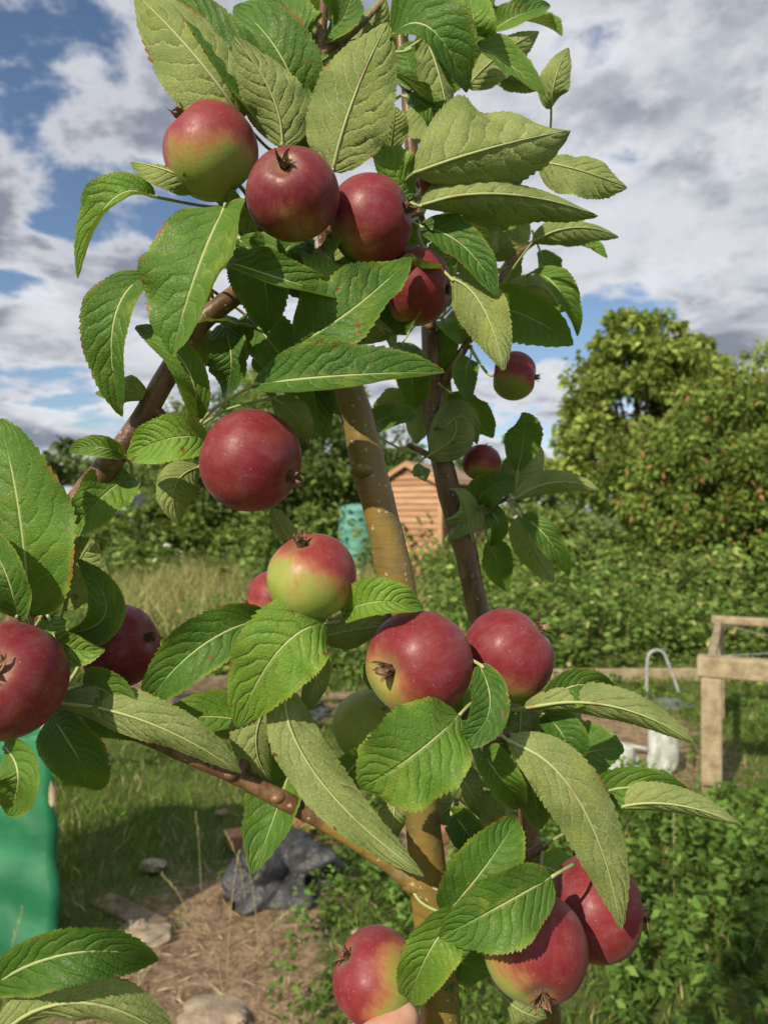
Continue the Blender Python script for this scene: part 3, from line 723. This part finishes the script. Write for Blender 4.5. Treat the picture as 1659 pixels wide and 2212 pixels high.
while z<Ha-.05:
    zt=min(z+.118,Ha-.02); 
    k=1 if z<He else max(.04,(Ha-z)/(Ha-He)); hw=Wd/2*k
    o=[(x,y,zz) for x in(-Wd/2-hw+.03,-Wd/2+hw-.03) for (y,zz) in((-.036,z),(-.004,zt),(.02,z),(.02,zt))]
    fr.append((o,random.uniform(0,.9))); z+=.12
panel(fr,'front_boards')
sd=[];z=.1
while z<He-.02:
    P=[(xx,yy,zz) for (xx,zz) in(( -.02,z),(-.02,z+.118),(.036,z),(.004,z+.118)) for yy in(.03,Ln)]
    P=[P[0],P[2],P[1],P[3],P[4],P[6],P[5],P[7]]
    sd.append((P,random.uniform(0,.9))); z+=.12
panel(sd,'side_boards')
panel([(bx(-.05,.044,-.044,.05,.05,He),.0),(bx(-Wd-.03,-Wd+.05,-.044,.05,.05,He),0),(bx(-.05,.044,Ln-.04,Ln+.04,.05,He),.3),(bx(-Wd+.0,-.06,Ln,Ln+.03,.1,He),.5),(bx(-Wd-.02,-Wd,.06,Ln,.1,He),.5),(bx(-Wd,0,.05,Ln-.05,.0,.095),.9)],'corner_posts_and_floor')
rf=MB()
for sx in(-1,1):
    xm=-Wd/2; xe=xm+sx*(Wd/2+.10); ze=He-.055; P=[(x,y,zz) for (x,a_) in((xm,Ha+.02),(xe,ze)) for y in(-.12,Ln+.1) for zz in(a_,a_+.03)]
    rf.add([shx(p) for p in P],BF,0)
par(rf.obj('roof',[FELT],smooth=False),shed)
bg=[]
for sx in(-1,1):
    xm=-Wd/2; xe=xm+sx*(Wd/2+.11); P=[(x,y,zz) for (x,a_) in((xm,Ha-.06),(xe,He-.13)) for y in(-.145,-.122) for zz in(a_,a_+.10)]
    bg.append((P,.1))
panel(bg,'barge_boards')
m,nt,out=newmat('teal_plastic_mat'); oc=objc(nt)
principled(nt,out,MX(nt,MR(nt,NZ(nt,oc,5,3),.3,.7),C(.10,.29,.24),C(.15,.38,.32)),.45,None,spec=.4); TEAL=m
wb=empty('water_butt',(-.5,14,0)); b=MB(); prof=[]
for i in range(25):
    t=i/24; prof.append((.31+.03*math.sin(math.pi*t)+(.012 if i%4==0 else 0),.45+.95*t))
prof+=[(.33,1.42),(.33,1.46),(.25,1.52),(.10,1.55),(.0,1.555)]
V=[];Fc=[];sg=32
for r,z in prof:
    for j in range(sg): V.append((-.52+r*math.cos(6.2832*j/sg),14+r*math.sin(6.2832*j/sg),z+.1))
for i in range(len(prof)-1):
    for j in range(sg): Fc.append([i*sg+j,i*sg+(j+1)%sg,(i+1)*sg+(j+1)%sg,(i+1)*sg+j])
b.add(V,Fc); par(b.obj('barrel',[TEAL]),wb)
b=MB()
for q in ((-.75,13.75,.25,.1,.1,.5),(-.29,13.75,.25,.1,.1,.5),(-.75,14.25,.25,.1,.1,.5),(-.29,14.25,.25,.1,.1,.5),(-.52,14,.52,.7,.7,.05)): b.add(boxV(*q),BF)
par(b.obj('stand',[DARK],smooth=False),wb)
hut=empty('allotment_hut',(-5.6,17,0)); b=MB(); b.add(boxV(-5.6,17,.75,1.5,1.4,1.5,.3),BF); 
par(bevel_obj(b.obj('walls',[DARK],smooth=False),.01),hut)
b=MB()
for s in(-1,1): 
    V=boxV(0,s*.42,0,1.8,.98,.05,0,-s*.45); c_,s_=math.cos(.3),math.sin(.3); V=V@np.array([[c_,s_,0],[-s_,c_,0],[0,0,1]])+np.array([-5.6,17,1.66]); b.add(V,BF)
par(b.obj('roof',[simple('hut_roof_mat',(.03,.035,.04),(.07,.08,.09),6)],smooth=False),hut)
# ---------------------------------------------------------------- timber frame right
fr=empty('timber_fence_frame',(1.68,3.84,0))
c0=np.array([1.70,3.84]);d1=np.array([.63,1.31])/1.453;d2=np.array([1.31,-.63])/1.453
def post(b,p,z0,z1,w=.10):
    b.add(boxV(p[0],p[1],(z0+z1)/2,w,w,z1-z0,math.radians(-26)),BF)
def rail(b,p,q,z,w,h):
    c=(np.array(p)+np.array(q))/2; dl=np.array(q)-np.array(p); L=np.linalg.norm(dl)
    b.add(boxV(c[0],c[1],z,L,w,h,math.atan2(dl[1],dl[0])),BF)
b=MB(); A_=c0;B_=c0+d1*1.45;C_=c0+d2*1.6;D_=B_+d2*1.6
post(b,A_,-.05,.645,.10); post(b,B_,-.05,.72,.07); post(b,C_,-.05,.645,.1); post(b,D_,-.05,.72,.07)
par(bevel_obj(b.obj('posts',[WOODG],smooth=False),.008),fr)
b=MB(); rail(b,A_-d2*.07,C_+d2*.07,.70,.10,.105); rail(b,B_-d2*.05,D_+d2*.05,.75,.05,.055); rail(b,A_+d1*.055,B_-d1*.04,.735,.045,.045); rail(b,C_+d1*.055,D_-d1*.04,.735,.045,.045)
par(bevel_obj(b.obj('rails',[WOODG],smooth=False),.01),fr)
b=MB()
def wire(b,p,q,sag=.03,r=.0025): tube(b,[p,(p+q)/2-Vector((0,0,sag)),q],[r,r,r],6,6)
wire(b,Vector((A_[0],A_[1],.75)),Vector((D_[0],D_[1],.78)),.02); wire(b,Vector((B_[0],B_[1],.72)),Vector((C_[0],C_[1],.76)),.06)
METAL=simple('galvanised_mat',(.30,.31,.32),(.48,.49,.5),20,.4)
par(b.obj('wires',[METAL]),fr)
b=MB(); x0,x1,yy=2.06,2.34,5.8
tube(b,[Vector((x0,yy,-.05)),Vector((x0,yy,.30)),Vector((x0+.03,yy,.40)),Vector((x0+.11,yy,.41)),Vector((x0+.16,yy,.33)),Vector((x1,yy,0))],[.011]*6,10,8)
b.obj('metal_hoop',[METAL])
def crumple(name,c,s,mat,amp=.35,seed=0,flat=.0,fine=1.0):
    bm=bmesh.new(); bmesh.ops.create_icosphere(bm,subdivisions=5,radius=1)
    from mathutils import noise as nz
    for v in bm.verts:
        p=v.co.copy(); o=Vector((seed*3.1,seed*1.7,0))
        k=1+amp*(nz.noise(p*1.6+o)*1.2+abs(nz.noise(p*3.0+o))*.9*fine-.3+.2*fine*abs(nz.noise(p*7+o)))
        q=p*k; q.z=max(q.z,-.25); v.co=Vector((q.x*s[0]+c[0],q.y*s[1]+c[1],q.z*s[2]+c[2]))
    me=bpy.data.meshes.new(name); bm.to_mesh(me); bm.free()
    for p in me.polygons: p.use_smooth=True
    me.materials.append(mat); o=bpy.data.objects.new(name,me); sc.collection.objects.link(o); return o
WP=simple('white_plastic_mat',(.34,.37,.33),(.50,.53,.49),9,.4,.4,.02,.5)
BP=simple('black_plastic_mat',(.022,.023,.026),(.075,.075,.08),12,.36,.6,.02,.6)
crumple('plastic_bag',(1.33,4.15,.03),(.12,.08,.18),WP,.4,1,fine=.35)
crumple('plastic_bag',(1.60,4.25,.07),(.09,.07,.24),WP,.45,2,fine=.35)
crumple('grey_sheet',(-.40,3.0,.03),(.22,.20,.15),BP,.7,3,fine=.6)
crumple('grey_sheet',(-.95,5.3,.02),(.5,.35,.10),BP,.8,5)
crumple('grey_sheet',(2.05,5.6,.0),(.32,.22,.07),simple('grey_sheet_mat',(.10,.12,.12),(.20,.22,.22),12,.5),.5,6,fine=.6)  # crumpled grey sheet lying by the metal hoop, not a black sack
b=MB(); tube(b,[Vector((1.18,4.75,.04)),Vector((1.4,4.68,.05)),Vector((1.62,4.55,.04))],[.012]*3,8,4); b.obj('plastic_pipe',[WP])
b=MB(); tube(b,[Vector((1.0,4.15,.03)),Vector((1.2,4.1,.04)),Vector((1.32,4.05,.03))],[.013]*3,8,4); b.obj('plastic_pipe',[WP])
b=MB(); b.add(boxV(1.9,6.55,.05,2.6,.05,.12,.03),BF); b.add(boxV(.3,6.9,.04,1.4,.05,.10,-.1),BF); bevel_obj(b.obj('timber_bed_edging',[WOODG],smooth=False),.006)
TERR=simple('brick_mat',(.33,.13,.07),(.45,.22,.13),30,.9)
for p in ((-.60,3.35,.03,.21,.10,.065,.4),(-.42,3.45,.03,.2,.10,.065,-.3),(-1.35,5.2,.05,.3,.2,.06,.2),(-1.1,5.5,.05,.25,.12,.07,1.0),(.3,3.4,.04,.22,.12,.07,.6),(.15,4.6,.04,.22,.11,.07,1.2)):
    b=MB(); b.add(boxV(*p),BF); bevel_obj(b.obj('brick',[TERR],smooth=False),.008)
DW=simple('old_wood_mat',(.13,.095,.06),(.27,.20,.13),18,.9,.5,.01)
for p in ((-.95,2.75,.005,.34,.10,.03,-.6),(-1.7,5.9,.12,1.0,.05,.1,.25),(-1.35,5.0,.06,.7,.06,.05,-.15),(-.7,4.6,.04,.5,.05,.03,.5),(-.3,5.8,.06,.7,.09,.04,.1)):
    b=MB(); b.add(boxV(*p),BF); bevel_obj(b.obj('wood_offcut',[DW],smooth=False),.008)
ST=simple('stone_mat',(.25,.19,.13),(.42,.34,.25),20,.9)
for (x,y,s,i) in ((-.85,2.62,.08,1),(-.52,2.2,.09,2)): crumple('stone',(x,y,0),(s*1.3,s,s*.3),ST,.2,i+40,fine=.3)
for i in range(16):
    x=random.uniform(-1.1,.5); y=random.uniform(2.1,4); s=random.uniform(.02,.04); crumple('stone',(x,y,.01),(s*1.4,s,s*.6),ST,.3,i+9)
# ---------------------------------------------------------------- green tree guard
m,nt,out=newmat('green_mesh_plastic_mat'); oc=objc(nt)
n1=NZ(nt,oc,7,4); wv=N(nt,'ShaderNodeTexWave',{'Vector':oc,'Scale':55.0,'Distortion':.4},bands_direction='Z').outputs[1]
col=MX(nt,MR(nt,n1,.3,.7),C(.02,.24,.10),C(.05,.34,.15))
p=principled(nt,None,col,.45,M(nt,'ADD',M(nt,'MULTIPLY',wv,.3),n1),.5,.01,.4)
t=N(nt,'ShaderNodeBsdfTranslucent',{'Color':col}); mx=N(nt,'ShaderNodeMixShader',{0:.3,1:p.outputs[0],2:t.outputs[0]}); nt.links.new(mx.outputs[0],out.inputs[0])
gd=empty('green_plastic_tree_guard',(-1.36,2.55,0)); b=MB(); V=[];Fc=[]
sq=[(-1.66,2.42),(-1.06,2.40),(-1.29,2.85),(-1.78,2.85)]; per=[]
for i in range(4):
    a_=np.array(sq[i]);c_=np.array(sq[(i+1)%4])
    for k in range(14): per.append(a_+(c_-a_)*k/14)
nz_=22
for i in range(nz_+1):
    z=-.02+.79*i/nz_
    for j,pp in enumerate(per):
        w=.014*math.sin(j*.9+i*.25)+.010*math.sin(i*1.1+j*.4); dirn=nrm(pp-np.array([-1.40,2.65])); V.append((pp[0]+dirn[0]*w,pp[1]+dirn[1]*w,z+.012*math.sin(j*.5)*(i==nz_)))
n=len(per)
for i in range(nz_):
    for j in range(n): Fc.append([i*n+j,i*n+(j+1)%n,(i+1)*n+(j+1)%n,(i+1)*n+j])
b.add(V,Fc); so_=b.obj('sheet',[m]); sm=so_.modifiers.new('s','SOLIDIFY'); sm.thickness=.002; par(so_,gd)
b=MB()
for q in sq:
    dx,dy=(-1.44-q[0])*.06,(2.63-q[1])*.08
    tube(b,[Vector((q[0]+dx,q[1]+dy,-.05)),Vector((q[0]+dx,q[1]+dy,.74))],[.012,.012],8,2)
par(b.obj('stakes',[WOODG]),gd)
b=MB(); 
for k in range(14):
    x=random.uniform(-1.15,-.4) if k<11 else random.uniform(.9,1.8); y=random.uniform(2.0,2.9); h=random.uniform(.18,.42); lx,ly=random.gauss(0,.08),random.gauss(0,.05)
    p0=Vector((x,y,0));p1=Vector((x+lx*.4,y+ly*.4,h*.6));p2=Vector((x+lx,y+ly,h))
    tube(b,[p0,p1,p2],[.0012,.001,.0006],5,4)
    for s in range(12):
        t=.7+.3*s/11; q=p1+(p2-p1)*((t-.6)/.4); q2=q+Vector((random.gauss(0,.004),random.gauss(0,.004),.012))
        tube(b,[q,(q+q2)/2,q2],[.0008,.0018,.0004],4,1)
b.obj('seeding_grass',[simple('seed_mat',(.35,.32,.14),(.5,.46,.24),20)])
# ---------------------------------------------------------------- world, sun, camera
EL=math.radians(35); AZ=math.radians(212)  # azimuth from +Y clockwise
sund=Vector((math.sin(AZ)*math.cos(EL),math.cos(AZ)*math.cos(EL),math.sin(EL)))
w=bpy.data.worlds.new('World'); sc.world=w; w.use_nodes=True; nt=w.node_tree; nt.nodes.clear()
out=nt.nodes.new('ShaderNodeOutputWorld')
sky=N(nt,'ShaderNodeTexSky',sky_type='NISHITA',sun_disc=False,sun_elevation=EL,sun_rotation=AZ,air_density=1.0,dust_density=.4,ozone_density=2.5)
bg1=N(nt,'ShaderNodeBackground',{'Color':sky.outputs[0],'Strength':.11})
g=N(nt,'ShaderNodeTexCoord').outputs['Generated']
sp=N(nt,'ShaderNodeSeparateXYZ',{0:g})
zc=M(nt,'ADD',M(nt,'MAXIMUM',sp.outputs[2],0.0),.22)
vx=N(nt,'ShaderNodeCombineXYZ',{0:M(nt,'DIVIDE',sp.outputs[0],zc),1:M(nt,'DIVIDE',sp.outputs[1],zc),2:8.3}).outputs[0]
cov=NZ(nt,vx,2.1,8,.57,dist=.15)
sh=NZ(nt,N(nt,'ShaderNodeVectorMath',{0:vx,1:(3.3,1.2,4)},operation='ADD').outputs[0],2.3,7,.55,dist=.15)
mask=MR(nt,cov,.39,.47)
cc=MX(nt,MR(nt,sh,.38,.60),C(.28,.31,.39),C(.80,.83,.88))
cc=MX(nt,MR(nt,cov,.53,.44,0,.7),cc,C(.95,.96,1.0))
bg2=N(nt,'ShaderNodeBackground',{'Color':cc,'Strength':.88})
mx=N(nt,'ShaderNodeMixShader',{0:mask,1:bg1.outputs[0],2:bg2.outputs[0]})
nt.links.new(mx.outputs[0],out.inputs[0])
sl=bpy.data.lights.new('sun','SUN'); sl.energy=5.0; sl.angle=math.radians(.5); sl.color=(1,.89,.71)
so=bpy.data.objects.new('sun',sl); sc.collection.objects.link(so); so.rotation_euler=(-sund).to_track_quat('-Z','Y').to_euler(); so.location=(-3,-8,9)
cam=bpy.data.cameras.new('camera'); co=bpy.data.objects.new('camera',cam); sc.collection.objects.link(co)
cam.sensor_fit='VERTICAL'; cam.sensor_height=36; cam.lens=26; cam.clip_start=.02; cam.clip_end=2000
co.location=(0,0,EYE); co.rotation_euler=(math.radians(90),0,0)
cam.dof.use_dof=True; cam.dof.focus_distance=.40; cam.dof.aperture_fstop=13
sc.camera=co
